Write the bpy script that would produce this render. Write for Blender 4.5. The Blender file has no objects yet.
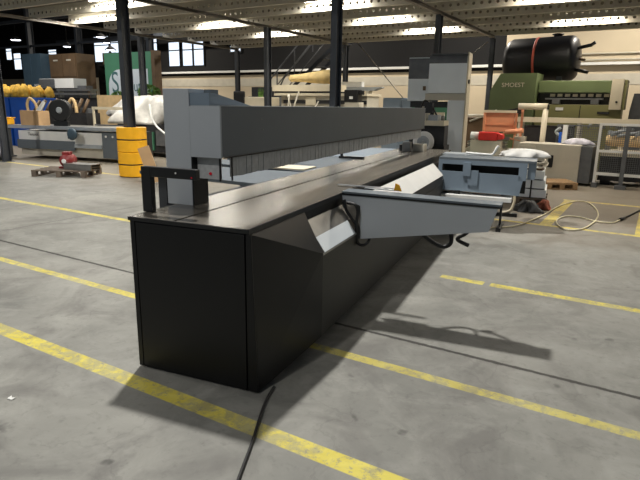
import bpy, bmesh, math, random
from mathutils import Vector, Matrix
random.seed(7)
C = bpy.context.scene.collection
R = math.radians
PI = math.pi

# ------------------------------------------------------------------ materials
MATS = {}
def srgb(r, g, b):
    def f(c):
        c /= 255.0
        return c/12.92 if c <= 0.04045 else ((c+0.055)/1.055)**2.4
    return (f(r), f(g), f(b), 1)

def mat(name, col, rough=0.5, metal=0.0, var=0.12, scale=6.0, bump=0.0, spec=0.5, stretch=None):
    if name in MATS: return MATS[name]
    m = bpy.data.materials.new(name); m.use_nodes = True
    nt = m.node_tree; N = nt.nodes; L = nt.links
    b = N['Principled BSDF']
    b.inputs['Roughness'].default_value = rough
    b.inputs['Metallic'].default_value = metal
    b.inputs['Specular IOR Level'].default_value = spec
    c = srgb(*col)
    tc = N.new('ShaderNodeTexCoord'); nz = N.new('ShaderNodeTexNoise')
    nz.inputs['Scale'].default_value = scale; nz.inputs['Detail'].default_value = 5
    if stretch:
        mp = N.new('ShaderNodeMapping'); mp.inputs['Scale'].default_value = stretch
        L.new(tc.outputs['Object'], mp.inputs[0]); L.new(mp.outputs[0], nz.inputs['Vector'])
    else:
        L.new(tc.outputs['Object'], nz.inputs['Vector'])
    rp = N.new('ShaderNodeValToRGB')
    rp.color_ramp.elements[0].position = 0.3; rp.color_ramp.elements[1].position = 0.7
    rp.color_ramp.elements[0].color = tuple(x*(1-var) for x in c[:3])+(1,)
    rp.color_ramp.elements[1].color = tuple(min(1, x*(1+var)) for x in c[:3])+(1,)
    L.new(nz.outputs['Fac'], rp.inputs[0]); L.new(rp.outputs[0], b.inputs['Base Color'])
    if bump:
        bp = N.new('ShaderNodeBump'); bp.inputs['Strength'].default_value = bump; bp.inputs['Distance'].default_value = 0.01
        L.new(nz.outputs['Fac'], bp.inputs['Height']); L.new(bp.outputs[0], b.inputs['Normal'])
    MATS[name] = m
    return m

def emit(name, col, strength):
    if name in MATS: return MATS[name]
    m = bpy.data.materials.new(name); m.use_nodes = True
    nt = m.node_tree; nt.nodes.remove(nt.nodes['Principled BSDF'])
    e = nt.nodes.new('ShaderNodeEmission'); e.inputs[0].default_value = srgb(*col); e.inputs[1].default_value = strength
    nt.links.new(e.outputs[0], nt.nodes['Material Output'].inputs[0])
    MATS[name] = m
    return m

class NG:
    """small node math helper"""
    def __init__(s, nt): s.nt = nt
    def m(s, op, a, b=None, c=None, clamp=False):
        n = s.nt.nodes.new('ShaderNodeMath'); n.operation = op; n.use_clamp = clamp
        for i, v in enumerate((a, b, c)):
            if v is None: continue
            if isinstance(v, (int, float)): n.inputs[i].default_value = v
            else: s.nt.links.new(v, n.inputs[i])
        return n.outputs[0]
    def band(s, x, c, w, soft=0.006):
        d = s.m('ABSOLUTE', s.m('SUBTRACT', x, c))
        return s.m('MULTIPLY', s.m('SUBTRACT', w/2+soft/2, d), 1.0/soft, clamp=True)
    def step(s, x, a, soft=0.01):   # 1 when x > a
        return s.m('MULTIPLY', s.m('SUBTRACT', x, a), 1.0/soft, clamp=True)
    def noise(s, vec, scale, detail=6, rough=0.6, dist=0.0):
        n = s.nt.nodes.new('ShaderNodeTexNoise'); n.inputs['Scale'].default_value = scale
        n.inputs['Detail'].default_value = detail; n.inputs['Roughness'].default_value = rough
        n.inputs['Distortion'].default_value = dist
        s.nt.links.new(vec, n.inputs['Vector']); return n.outputs['Fac']
    def mix(s, f, a, b):
        n = s.nt.nodes.new('ShaderNodeMix'); n.data_type = 'RGBA'
        if isinstance(f, (int, float)): n.inputs[0].default_value = f
        else: s.nt.links.new(f, n.inputs[0])
        for i, v in ((6, a), (7, b)):
            if isinstance(v, tuple): n.inputs[i].default_value = v
            else: s.nt.links.new(v, n.inputs[i])
        return n.outputs[2]

def floor_material():
    m = bpy.data.materials.new('worn_concrete'); m.use_nodes = True
    nt = m.node_tree; g = NG(nt); L = nt.links
    b = nt.nodes['Principled BSDF']
    tc = nt.nodes.new('ShaderNodeTexCoord'); P = tc.outputs['Object']
    sx = nt.nodes.new('ShaderNodeSeparateXYZ'); L.new(P, sx.inputs[0]); x, y = sx.outputs[0], sx.outputs[1]
    n1 = g.noise(P, 0.55, 8, 0.62, 0.4); n2 = g.noise(P, 3.2, 8, 0.7, 0.8); n3 = g.noise(P, 16, 5, 0.7); n4 = g.noise(P, 1.3, 6, 0.6, 1.5)
    def ramp(v, lo, hi): return g.m('MULTIPLY', g.m('SUBTRACT', v, lo), 1.0/(hi-lo), clamp=True)
    col = g.mix(ramp(n1, .35, .65), srgb(108, 108, 103), srgb(142, 141, 134))
    col = g.mix(g.m('MULTIPLY', ramp(n2, .45, .72), .55), col, srgb(160, 159, 152))
    col = g.mix(g.m('MULTIPLY', ramp(n4, .50, .68), .7), col, srgb(104, 102, 98))
    col = g.mix(g.m('MULTIPLY', ramp(n3, .54, .76), .5), col, srgb(92, 90, 86))
    # dark oily spots
    spots = g.m('MULTIPLY', ramp(g.noise(P, 7.5, 2, .4), .70, .76), ramp(g.noise(P, 1.1, 2), .45, .6))
    col = g.mix(g.m('MULTIPLY', spots, .6), col, srgb(52, 50, 48))
    # hair cracks and pale scuffs
    vo = nt.nodes.new('ShaderNodeTexVoronoi'); vo.feature = 'DISTANCE_TO_EDGE'; vo.inputs['Scale'].default_value = 0.9
    dn = nt.nodes.new('ShaderNodeTexNoise'); dn.inputs['Scale'].default_value = 2.5; dn.inputs['Detail'].default_value = 6
    L.new(P, dn.inputs['Vector'])
    va = nt.nodes.new('ShaderNodeVectorMath'); va.operation = 'MULTIPLY_ADD'
    L.new(dn.outputs['Color'], va.inputs[0]); va.inputs[1].default_value = (.9, .9, 0); L.new(P, va.inputs[2])
    L.new(va.outputs[0], vo.inputs['Vector'])
    crack = g.m('MULTIPLY', g.m('LESS_THAN', vo.outputs['Distance'], 0.006), ramp(n4, .42, .5))
    col = g.mix(g.m('MULTIPLY', crack, .14), col, srgb(70, 68, 66))
    # warm light beyond the saw, put into the floor's colour as brown
    warm = g.m('MULTIPLY', g.step(g.m('ADD', y, g.m('MULTIPLY', n4, 3.0)), 8.0, 3.0), .6)
    col = g.mix(warm, col, srgb(122, 108, 88))
    # slab joints
    j = g.m('MAXIMUM', g.band(g.m('ADD', y, g.m('MULTIPLY', g.m('SUBTRACT', n3, .5), .03)), 3.375, .034, .012),
            g.m('MULTIPLY', g.band(y, 13.3, .03), 1.0))
    j = g.m('MAXIMUM', j, g.band(x, -6.9, .012))
    col = g.mix(g.m('MULTIPLY', j, .88), col, srgb(38, 36, 34))
    # painted yellow lines
    lines = g.band(y, 1.945, .115)
    lines = g.m('MAXIMUM', lines, g.m('MULTIPLY', g.band(y, 2.945, .085), g.m('SUBTRACT', .9, g.m('MULTIPLY', g.step(x, -2.5), .2))))
    c = g.band(y, 4.985, .105)
    c = g.m('MULTIPLY', c, g.m('SUBTRACT', 1.0, g.m('MULTIPLY', g.step(x, -5.9), g.m('SUBTRACT', 1.0, g.step(x, -1.62)))))
    c = g.m('MULTIPLY', c, g.m('SUBTRACT', 1.0, g.band(x, -1.17, .06)))
    lines = g.m('MAXIMUM', lines, c)
    r1 = g.m('MULTIPLY', g.band(y, 8.15, .10), g.m('MULTIPLY', g.step(x, -2.9), g.m('SUBTRACT', 1.0, g.step(x, 3.9))))
    r2 = g.m('MULTIPLY', g.band(y, 10.75, .12), g.m('MULTIPLY', g.step(x, -1.3), g.m('SUBTRACT', 1.0, g.step(x, 3.9))))
    r3 = g.m('MULTIPLY', g.m('MAXIMUM', g.band(x, -1.19, .16), g.band(x, -.02, .1)), g.m('MULTIPLY', g.step(y, 8.15), g.m('SUBTRACT', 1.0, g.step(y, 10.75))))
    r4 = g.m('MULTIPLY', g.band(y, 8.2, .12), g.m('SUBTRACT', 1.0, g.step(x, -9.4)))
    for q in (r1, r2, r3, r4): lines = g.m('MAXIMUM', lines, q)
    wear = ramp(g.m('ADD', g.noise(P, 9, 8, .75, .6), g.m('MULTIPLY', g.noise(P, 1.2, 2), .5)), .68, .80)
    wear = g.m('SUBTRACT', 1.0, g.m('MULTIPLY', g.m('SUBTRACT', 1.0, wear), .55))
    ycol = g.mix(ramp(n2, .35, .7), srgb(196, 180, 66), srgb(216, 204, 104))
    ycol = g.mix(g.m('MULTIPLY', warm, .8), ycol, srgb(196, 168, 92))  # yellow lines carry the same warm light in their colour
    scr = ramp(g.noise(P, 26, 5, .7), .54, .64)
    lf = g.m('MULTIPLY', g.m('MULTIPLY', lines, wear), g.m('SUBTRACT', 1.0, g.m('MULTIPLY', scr, .7)))
    col = g.mix(lf, col, ycol)
    L.new(col, b.inputs['Base Color'])
    b.inputs['Specular IOR Level'].default_value = 0.35
    L.new(g.m('ADD', .5, g.m('MULTIPLY', n2, .3)), b.inputs['Roughness'])
    bp = nt.nodes.new('ShaderNodeBump'); bp.inputs['Strength'].default_value = .25; bp.inputs['Distance'].default_value = .01
    L.new(g.m('SUBTRACT', n2, j), bp.inputs['Height']); L.new(bp.outputs[0], b.inputs['Normal'])
    return m

def purlin_material():
    """cream galvanised steel web with a row of real see-through punched holes"""
    m = bpy.data.materials.new('punched_steel'); m.use_nodes = True
    nt = m.node_tree; g = NG(nt); L = nt.links
    b = nt.nodes['Principled BSDF']; out = nt.nodes['Material Output']
    tc = nt.nodes.new('ShaderNodeTexCoord'); sx = nt.nodes.new('ShaderNodeSeparateXYZ'); L.new(tc.outputs['Object'], sx.inputs[0])
    x, z = sx.outputs[0], sx.outputs[2]
    n = g.noise(tc.outputs['Object'], 3, 5)
    L.new(g.mix(n, srgb(172, 168, 154), srgb(206, 200, 184)), b.inputs['Base Color'])
    b.inputs['Roughness'].default_value = .45; b.inputs['Metallic'].default_value = .1
    def holes(pitch, zc, rx, rz):
        dx = g.m('DIVIDE', g.m('SUBTRACT', g.m('PINGPONG', x, pitch/2), 0), rx)
        dz = g.m('DIVIDE', g.m('SUBTRACT', z, zc), rz)
        d = g.m('ADD', g.m('MULTIPLY', dx, dx), g.m('MULTIPLY', dz, dz))
        return g.m('LESS_THAN', d, 1.0)
    h = holes(.18, .12, .034, .034)
    tr = nt.nodes.new('ShaderNodeBsdfTransparent'); mx = nt.nodes.new('ShaderNodeMixShader')
    L.new(h, mx.inputs[0]); L.new(b.outputs[0], mx.inputs[1]); L.new(tr.outputs[0], mx.inputs[2]); L.new(mx.outputs[0], out.inputs[0])
    return m

M = {
 'anthracite': mat('anthracite_metal', (6, 7, 8), .42, .0, .06, 12, spec=.35),
 'anthracite2': mat('anthracite_duct', (20, 21, 17), .5, 0, .08, 5),  # olive tint puts the floor's reflection into the colour
 'black': mat('black_paint', (9, 10, 11), .4, 0, .1),
 'table': mat('dark_phenolic_table', (92, 87, 79), .26, .0, .22, 2.5, spec=.9, stretch=(3, .8, 1)),
 'slategrey': mat('slate_grey_paint', (170, 175, 180), .5, 0, .03, 3),
 'darkgrey': mat('dark_grey_paint', (92, 100, 106), .5, 0, .04, 3),
 'bluegrey': mat('blue_grey_paint', (118, 132, 145), .5, 0, .06, 4),
 'lightblue': mat('pale_blue_grey_paint', (226, 232, 235), .45, 0, .04, 3),
 'cream': mat('cream_paint', (206, 196, 172), .5, 0, .06, 3),
 'creamdark': mat('dull_cream_paint', (190, 184, 168), .5, 0, .08, 3),
 'alu': mat('aluminium', (190, 194, 198), .3, .7, .05, 10),
 'white': mat('white_paint', (222, 222, 218), .5, 0, .04, 4),
 'steel': mat('bare_steel', (140, 140, 138), .35, .8, .1, 8),
 'column': mat('charcoal_column_paint', (52, 56, 62), .55, 0, .15, 5),
 'beamgrey': mat('grey_beam_paint', (104, 98, 88), .5, 0, .12, 5),
 'yellowplastic': mat('yellow_plastic', (243, 178, 28), .45, 0, .06, 6),
 'green': mat('press_green_paint', (90, 102, 66), .5, 0, .06, 3),
 'olive': mat('olive_green_paint', (126, 124, 80), .5, 0, .06, 3),
 'banner': mat('banner_green', (72, 128, 100), .6, 0, .04, 3),
 'bannerwhite': mat('banner_white', (206, 216, 224), .6, 0, .02, 3),
 'letters': mat('banner_letter_teal', (70, 108, 112), .6, 0, .02, 3),
 'tank': mat('black_tank_paint', (26, 26, 30), .42, .1, .2, 2),
 'orange': mat('salmon_orange_paint', (222, 150, 112), .5, 0, .1, 3),
 'red': mat('red_paint', (204, 46, 40), .45, 0, .1, 4),
 'darkred': mat('dark_red_paint', (126, 34, 34), .5, 0, .2, 6),
 'blue': mat('blue_plastic', (24, 88, 190), .45, 0, .1, 3),
 'wood': mat('pallet_wood', (150, 120, 84), .75, 0, .3, 8, .3, stretch=(1, 8, 8)),
 'oldwood': mat('old_pallet_wood', (104, 92, 80), .8, 0, .3, 8, .3),
 'lightwood': mat('light_wood', (214, 184, 136), .7, 0, .12, 6),
 'card': mat('cardboard', (186, 152, 112), .8, 0, .08, 5),
 'tarp': mat('white_tarp', (206, 204, 198), .5, 0, .18, 5, .9),
 'leaf': mat('bush_leaves', (74, 112, 38), .6, 0, .4, 5),
 'brown': mat('brown_cabinet', (96, 76, 54), .6, 0, .2, 3),
 'petrol': mat('petrol_blue_paint', (58, 78, 92), .55, 0, .1, 3),
 'rubber': mat('black_rubber', (16, 16, 17), .5, 0, .1),
 'hose': mat('cream_hose', (222, 212, 178), .5, 0, .05),
 'redstrap': mat('red_ratchet_strap', (206, 96, 78), .6, 0, .1),
 'insul': mat('yellow_foam', (196, 172, 118), .8, 0, .15, 6, .4),
 'darkmachine': mat('dark_machine', (38, 38, 40), .55, 0, .3, 8),
 'curtain': mat('grey_brush_strip', (176, 178, 178), .6, 0, .12, 30),
 'greyplastic': mat('grey_sheet', (150, 156, 160), .5, 0, .1, 5),
 'wall': mat('cream_wall_plaster', (200, 186, 160), .85, 0, .05, .8),
 'walldark': mat('near_black_matt', (9, 9, 10), .85, 0, .2, .8),  # near-black tone for the upper walls and far fittings
 'deck': mat('deck_boards', (98, 92, 78), .7, 0, .1, 2),
 'roof': mat('dark_roof', (34, 34, 36), .9, 0, .2, 1),
 'motorgrey': mat('motor_grey', (96, 98, 100), .5, .2, .15, 8),
 'purplewrap': mat('plastic_wrap', (186, 184, 196), .35, 0, .3, 9, .5),
 'redlens': emit('red_indicator', (200, 40, 55), .35),
 'tube': emit('fluorescent_tube', (255, 244, 222), 30),
 'lampglow': emit('lamp_glow', (235, 240, 255), 6),
 'daylight': emit('daylit_window', (214, 226, 240), 1.6),
 'brickview': mat('brick_view', (150, 110, 84), .8, 0, .3, 3),
}

# ------------------------------------------------------------------ mesh builder
class MB:
    def __init__(s): s.bm = bmesh.new()
    def _face(s, vs, smooth=False):
        try:
            f = s.bm.faces.new(vs); f.smooth = smooth; return f
        except ValueError: return None
    def box(s, x0, x1, y0, y1, z0, z1, mtx=None):
        v = [s.bm.verts.new((x, y, z)) for z in (z0, z1) for y in (y0, y1) for x in (x0, x1)]
        for q in ((0, 2, 3, 1), (4, 5, 7, 6), (0, 1, 5, 4), (2, 6, 7, 3), (0, 4, 6, 2), (1, 3, 7, 5)):
            s._face([v[i] for i in q])
        if mtx: bmesh.ops.transform(s.bm, matrix=mtx, verts=v)
        return s
    def prism(s, pts, a0, a1, axis='y'):
        """pts polygon; axis y: (x,z); axis x: (y,z); axis z: (x,y)"""
        def P(p, a):
            if axis == 'y': return (p[0], a, p[1])
            if axis == 'x': return (a, p[0], p[1])
            return (p[0], p[1], a)
        A = [s.bm.verts.new(P(p, a0)) for p in pts]; B = [s.bm.verts.new(P(p, a1)) for p in pts]
        s._face(A); s._face(B[::-1]); n = len(pts)
        for i in range(n): s._face([A[i], B[i], B[(i+1) % n], A[(i+1) % n]])
        return s
    def cyl(s, p0, p1, r, r1=None, n=20, caps=True):
        p0, p1 = Vector(p0), Vector(p1); r1 = r if r1 is None else r1
        d = (p1-p0).normalized(); a = d.orthogonal().normalized(); b = d.cross(a)
        A, B = [], []
        for i in range(n):
            t = 2*PI*i/n; o = a*math.cos(t)+b*math.sin(t)
            A.append(s.bm.verts.new(p0+o*r)); B.append(s.bm.verts.new(p1+o*r1))
        for i in range(n): s._face([A[i], A[(i+1) % n], B[(i+1) % n], B[i]], True)
        if caps: s._face(A[::-1]); s._face(B)
        return s
    def lathe(s, prof, p0=(0, 0, 0), d=(0, 0, 1), n=28):
        """prof: list of (radius, height along d)"""
        p0 = Vector(p0); d = Vector(d).normalized(); a = d.orthogonal().normalized(); b = d.cross(a)
        rings = []
        for r, h in prof:
            rings.append([s.bm.verts.new(p0+d*h+(a*math.cos(2*PI*i/n)+b*math.sin(2*PI*i/n))*max(r, .0005)) for i in range(n)])
        for A, B in zip(rings, rings[1:]):
            for i in range(n): s._face([A[i], A[(i+1) % n], B[(i+1) % n], B[i]], True)
        s._face(rings[0][::-1]); s._face(rings[-1])
        return s
    def tube(s, pts, r, n=8, sub=6):
        P = [Vector(p) for p in pts]; Q = []
        if sub > 1 and len(P) > 2:
            for i in range(len(P)-1):
                a = P[max(i-1, 0)]; b = P[i]; c = P[i+1]; d = P[min(i+2, len(P)-1)]
                for k in range(sub):
                    t = k/sub
                    Q.append(.5*((2*b)+(c-a)*t+(2*a-5*b+4*c-d)*t*t+(3*b-a-3*c+d)*t**3))
            Q.append(P[-1])
        else: Q = P
        prev = None; ref = Vector((0, 0, 1))
        for i, q in enumerate(Q):
            d = (Q[min(i+1, len(Q)-1)]-Q[max(i-1, 0)]).normalized()
            a = ref - d*ref.dot(d)
            if a.length < 1e-3: a = d.orthogonal()
            a.normalize(); ref = a; b = d.cross(a)
            ring = [s.bm.verts.new(q+(a*math.cos(2*PI*k/n)+b*math.sin(2*PI*k/n))*r) for k in range(n)]
            if prev:
                for k in range(n): s._face([prev[k], prev[(k+1) % n], ring[(k+1) % n], ring[k]], True)
            else: s._face(ring[::-1])
            prev = ring
        s._face(prev)
        return s
    def hull(s, pts):
        v = [s.bm.verts.new(p) for p in pts]
        bmesh.ops.convex_hull(s.bm, input=v); return s
    def build(s, name, m, parent=None, bevel=0.0, loc=None, rz=0.0):
        bmesh.ops.recalc_face_normals(s.bm, faces=s.bm.faces[:])
        me = bpy.data.meshes.new(name); s.bm.to_mesh(me); s.bm.free()
        me.materials.append(m if not isinstance(m, str) else M[m])
        o = bpy.data.objects.new(name, me); C.objects.link(o)
        if parent: o.parent = parent
        if loc: o.location = loc
        if rz: o.rotation_euler.z = rz
        if bevel:
            md = o.modifiers.new('bevel', 'BEVEL'); md.width = bevel; md.segments = 2; md.limit_method = 'ANGLE'; md.angle_limit = R(40)
        return o

def tag(o, label, cat, group=None, kind=None):
    if label: o['label'] = label
    if cat: o['category'] = cat
    if group: o['group'] = group
    if kind: o['kind'] = kind
    return o
def thing(name, label, cat, loc=(0, 0, 0), rz=0.0, group=None):
    o = bpy.data.objects.new(name, None); C.objects.link(o)
    o.empty_display_size = .1; o.location = loc; o.rotation_euler.z = rz
    return tag(o, label, cat, group)
def struct(name, mb, m, **k):
    o = mb.build(name, m, **k); o['kind'] = 'structure'; return o
def dup(root, loc, rz=0.0, label=None, group=None):
    r = root.copy(); C.objects.link(r); r.location = loc; r.rotation_euler.z = rz
    if label: r['label'] = label
    if group: r['group'] = group
    for ch in list(root.children):
        c = ch.copy(); C.objects.link(c); c.parent = r
        for gch in ch.children:
            d = gch.copy(); C.objects.link(d); d.parent = c
    return r
def text(name, body, size, m, parent, loc, rot, extrude=.002, sx=1.0):
    cu = bpy.data.curves.new(name, 'FONT'); cu.body = body; cu.size = size; cu.extrude = extrude
    cu.align_x = 'CENTER'; cu.align_y = 'CENTER'
    t = bpy.data.objects.new(name, cu); C.objects.link(t)
    dg = bpy.context.evaluated_depsgraph_get(); me = bpy.data.meshes.new_from_object(t.evaluated_get(dg))
    bpy.data.objects.remove(t); me.materials.clear(); me.materials.append(M[m])
    o = bpy.data.objects.new(name, me); C.objects.link(o); o.parent = parent; o.location = loc; o.rotation_euler = rot
    o.scale = (sx, 1, 1)
    return o

# ------------------------------------------------------------------ the hall
struct('floor', MB().box(-46, 8, -4, 27, -.1, 0), floor_material())
YW = 24.0
struct('wall_back', MB().box(-44, 8, YW, YW+.3, 0, 3.12).box(-5.75, 8, YW, YW+.3, 3.12, 6.6).box(-44, -5.75, YW+.001, YW+.3, 3.12, 3.13), 'wall')
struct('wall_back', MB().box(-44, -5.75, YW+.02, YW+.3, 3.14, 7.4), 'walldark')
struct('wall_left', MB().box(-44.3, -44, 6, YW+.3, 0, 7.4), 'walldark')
struct('trim_1', MB().box(-30, -.0, YW-.22, YW, 3.26, 3.36), 'white')            # pale ledge along the wall
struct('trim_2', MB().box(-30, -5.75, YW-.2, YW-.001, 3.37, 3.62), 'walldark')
struct('trim_3', MB().cyl((-5.2, YW-.06, 3.68), (8, YW-.06, 3.68), .03).cyl((-5.2, YW-.06, 3.46), (8, YW-.06, 3.46), .03), 'creamdark')  # conduit pipes
struct('trim_4', MB().box(-30, 6, YW-.02, YW-.002, 2.55, 2.95), 'creamdark')
struct('roof', MB().box(-46, 8, 18.3, 25, 7.4, 7.6).box(-46, -15.3, 6, 18.3, 7.4, 7.6).box(-46, 10, -6, 6.9, 9.3, 9.4), 'roof').name = 'ceiling'
# deck of the mezzanine over purlins
struct('ceiling', MB().box(-15.3, 7, 7.0, 18.2, 4.06, 4.14), 'deck')
pm = purlin_material()
k = 5
for i in range(10):
    Y = 17.98 - 1.21*i
    mb = MB()
    mb.box(-15.2, 7, -.002, .002, 0, .26)            # web
    mb.box(-15.2, 7, .002, .07, 0, .004)             # bottom flange
    mb.box(-15.2, 7, .002, .07, .256, .26)
    o = struct('trim_%d' % k, mb, pm, loc=(0, Y, 3.79)); k += 1
for X in (-14.9, -9.9, -4.73, .5, 5.6):
    mb = MB().box(X-.05, X+.05, 7.0, 18.1, 3.755, 3.765).box(X-.05, X+.05, 7.0, 18.1, 3.69, 3.70).box(X-.004, X+.004, 7.0, 18.1, 3.70, 3.755)
    struct('trim_%d' % k, mb, 'beamgrey', loc=(0, 0, .02)); k += 1
struct('trim_%d' % k, MB().box(-15.2, 7, 18.05, 18.11, 3.79, 4.05), 'deck')

# steel columns of the mezzanine
def column(X, Y, label, h=3.705, s=1.0):
    t = thing('steel_column', label, 'column', (X, Y, 0), 0, 'columns carrying the mezzanine')
    a, b = .06*s, .1*s
    MB().box(-a, a, -b, -b+.012, .012, h).box(-a, a, b-.012, b, .012, h).box(-.005, .005, -b+.012, b-.012, .012, h).build('shaft', 'column', t)
    MB().box(-.13, .13, -.15, .15, 0, .012).build('base_plate', 'column', t)
    return t
column(-14.9, 8.26, 'dark steel column at the far left edge of the photo, in front of the blue bins')
column(-9.9, 8.26, 'dark steel column rising out of the yellow column protectors', s=1.12)
column(-4.73, 8.26, 'wide dark steel column behind the middle of the pressure beam', s=.95)
column(-14.9, 13.1, 'dark steel column behind the right edge of the green and white display board')
column(-9.74, 13.1, 'dark steel column in front of the foot of the black staircase')
column(-4.73, 13.1, 'dark steel column above the white head of the drilling machine')
column(-14.9, 18, 'dark steel column behind the cream box at the far wall, left of the stairs')
column(-9.9, 18, 'thin far steel column just right of the wide middle column')
column(-4.73, 18, 'dark steel column just left of the green press and black tank')
for X, Y, l in ((-19.9, 18, 'tall far column behind the green display board'), (-24.9, 18, 'tall far column above the brown cabinet'), (-28.9, 18, 'tall far column above the petrol blue cabinet')):
    t = column(X, Y, l, h=7.38, s=1.5); t['group'] = 'tall columns of the far bay'

# x-bracing rods
def rod(a, b, label):
    tag(MB().cyl(a, b, .018, n=8).build('bracing_rod', 'beamgrey'), label, 'bracing rod', 'bracing rods of the mezzanine')
rod((-9.42, 17.9, 3.78), (-5.75, 17.9, .03), 'thin steel bracing rod sloping down to the right towards the drilling machine')
rod((-4.88, 17.96, 3.6), (-9.7, 17.96, .05), 'thin steel bracing rod sloping up to the right above the drilling machine head')

# fluorescent fittings between the purlins
def fixture(X, Y, label, L=1.5, power=60, col=(1, .93, .82), z=4.0):
    t = thing('fluorescent_light', label, 'ceiling light', (X, Y, z), 0, 'fluorescent lights between the purlins')
    MB().box(-L/2, L/2, -.05, .05, .01, .06).build('housing', 'white', t)
    MB().cyl((-L/2+.03, 0, -.008), (L/2-.03, 0, -.008), .014, n=10).build('tube', 'tube', t)
    la = bpy.data.lights.new('tube_light', 'AREA'); la.shape = 'RECTANGLE'; la.size = L; la.size_y = .06; la.energy = power*.6; la.color = col
    lo = bpy.data.objects.new('tube_light', la); C.objects.link(lo); lo.parent = t; lo.location = (0, 0, -.03)
    return t
warm = (1, .90, .76); neu = (1, .95, .86)
rows = [ (-14.0, 10.4, 190, neu, 'fluorescent tube added above the metal trestle to brighten the left'),  # added tube, placed to brighten the cream panels
 (-11.6, 9.3, 170, neu, 'fluorescent tube above the white tarpaulin heap'),
 (-11.5, 12.95, 150, neu, 'fluorescent tube left of the column before the stairs'),
 (-11.2, 15.35, 130, neu, 'fluorescent tube right of the column before the stairs'),
 (-6.9, 11.75, 150, neu, 'fluorescent tube right of the wide middle column, nearer one'),
 (-6.8, 14.15, 150, neu, 'fluorescent tube right of the wide middle column, second from the front'),
 (-6.3, 16.6, 130, neu, 'fluorescent tube above the bracing rod at the deck edge'),
 (-2.1, 12.9, 150, warm, 'fluorescent tube above the orange machine on the right'),
 (-2.0, 16.6, 160, warm, 'fluorescent tube above the black tank'),
 (1.2, 10.3, 190, warm, 'fluorescent tube added to the right to brighten the mesh fence side')]  # added tube, front light for the right-hand side
for X, Y, p, c, l in rows: fixture(X, Y, l, 1.5, p, c)
def highbay(X, Y, Z, power, col, label):  # also builds the lamps added only to brighten parts of the hall
    t = thing('high_bay_lamp', label, 'ceiling light', (X, Y, Z), 0, 'high bay lamps')
    MB().lathe([(.04, .40), (.07, .38), (.08, .2), (.24, .05), (.25, 0), (.23, .0), (.06, .17), (.03, .3)]).build('reflector', 'motorgrey', t)
    MB().cyl((0, 0, .4), (0, 0, (9.3 if Y < 6.5 else 7.4)-Z), .01, n=8).build('suspension', 'black', t)
    la = bpy.data.lights.new('lamp_light', 'AREA'); la.shape = 'DISK'; la.size = .42; la.energy = power; la.color = col
    lo = bpy.data.objects.new('lamp_light', la); C.objects.link(lo); lo.parent = t; lo.location = (0, 0, -.01)
highbay(-4.16, 5.05, 8.0, 900, (1, .97, .92), 'high bay lamp hanging above the saw, casting the sharp shadow on its right')
highbay(-14.5, 1.0, 8.0, 560, (1, .97, .92), 'lamp added left of the saw to brighten the sliding table saw')  # added lamp, set at a low angle to brighten the table saw's front
highbay(-2.5, -4.0, 8.0, 330, (1, .97, .92), 'fill lamp added behind the camera in place of daylight')  # unseen fill lamp, added for the camera-facing sides
highbay(-20.0, 11.5, 6.6, 420, (1, .96, .9), 'lamp added above the blue containers to brighten the left and the display board')  # added lamp, brightens the display board and left-hand things
for X_, l_ in ((-24, 'lamp added in the far bay to light the back wall, above the brown cabinet'), (-14, 'lamp added in the far bay to light the back wall, above the stairs'), (-7, 'lamp added in the far bay to light the back wall, above the long metal profile'), (-.5, 'lamp added in the far bay to light the back wall, above the black tank')):
    highbay(X_, 20.9, 6.4, 380, (1, .92, .8), l_)  # lamps added to brighten the cream back wall

# pendant lamps and daylit windows in the far hall
def pendant(X, Y, z, r, label):
    t = thing('pendant_lamp', label, 'lamp', (X, Y, z), 0, 'pendant lamps of the far bay')
    MB().lathe([(.06, .22), (r*.5, .16), (r, .02), (r*.96, 0.01), (r*.4, .12), (.05, .18)]).build('shade', 'walldark', t)
    MB().lathe([(.02, -.02), (r*.7, .0), (r*.8, .04), (.03, .07)]).build('bulb', 'lampglow', t)
    MB().cyl((0, 0, .2), (0, 0, 7.38-z), .012, n=6).build('cord', 'black', t)
pendant(-30.2, 18, 4.75, .32, 'glowing pendant lamp at the far left, above the petrol blue cabinet')
pendant(-24.4, 17, 4.1, .22, 'glowing pendant lamp above the brown cabinet')
pendant(-25.8, 20, 4.9, .3, 'glowing pendant lamp left of the green display board, highest of three')
pendant(-25.7, 20.5, 4.3, .3, 'glowing pendant lamp left of the green display board, below the highest')
pendant(-26.6, 21, 4.75, .24, 'glowing pendant lamp just above the green display board')
wn = 1
def window(X0, X1, z0, z1, brick=True):
    global wn
    f = MB(); t_ = .07
    f.box(X0-t_, X0, YW-.06, YW+.01, z0-t_, z1+t_).box(X1, X1+t_, YW-.06, YW+.01, z0-t_, z1+t_).box(X0, X1, YW-.06, YW+.01, z1, z1+t_).box(X0, X1, YW-.06, YW+.01, z0-t_, z0)
    zm = z0+(z1-z0)*.66; f.box(X0, X1, YW-.05, YW, zm-.03, zm+.03)
    o = struct('window_%d' % wn, f, 'black'); wn += 1
    MB().box(X0, X1, YW-.02, YW+.015, z0, z1).build('window_pane', 'daylight', o)
window(-24.95, -24.1, 3.7, 5.0); window(-23.85, -23.1, 3.7, 5.0); window(-22.98, -22.25, 3.7, 5.0); window(-20.3, -19.6, 4.35, 4.62)
window(-26.8, -25.9, 4.15, 5.5); window(-41.6, -40.9, 4.5, 5.4); window(-40.7, -39.8, 3.8, 4.9); window(-39.6, -39.0, 4.1, 4.8); window(-31.6, -30.2, 4.1, 5.6); window(-30.0, -29.2, 4.6, 5.5); window(-36.5, -35.6, 4.6, 5.0)
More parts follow.
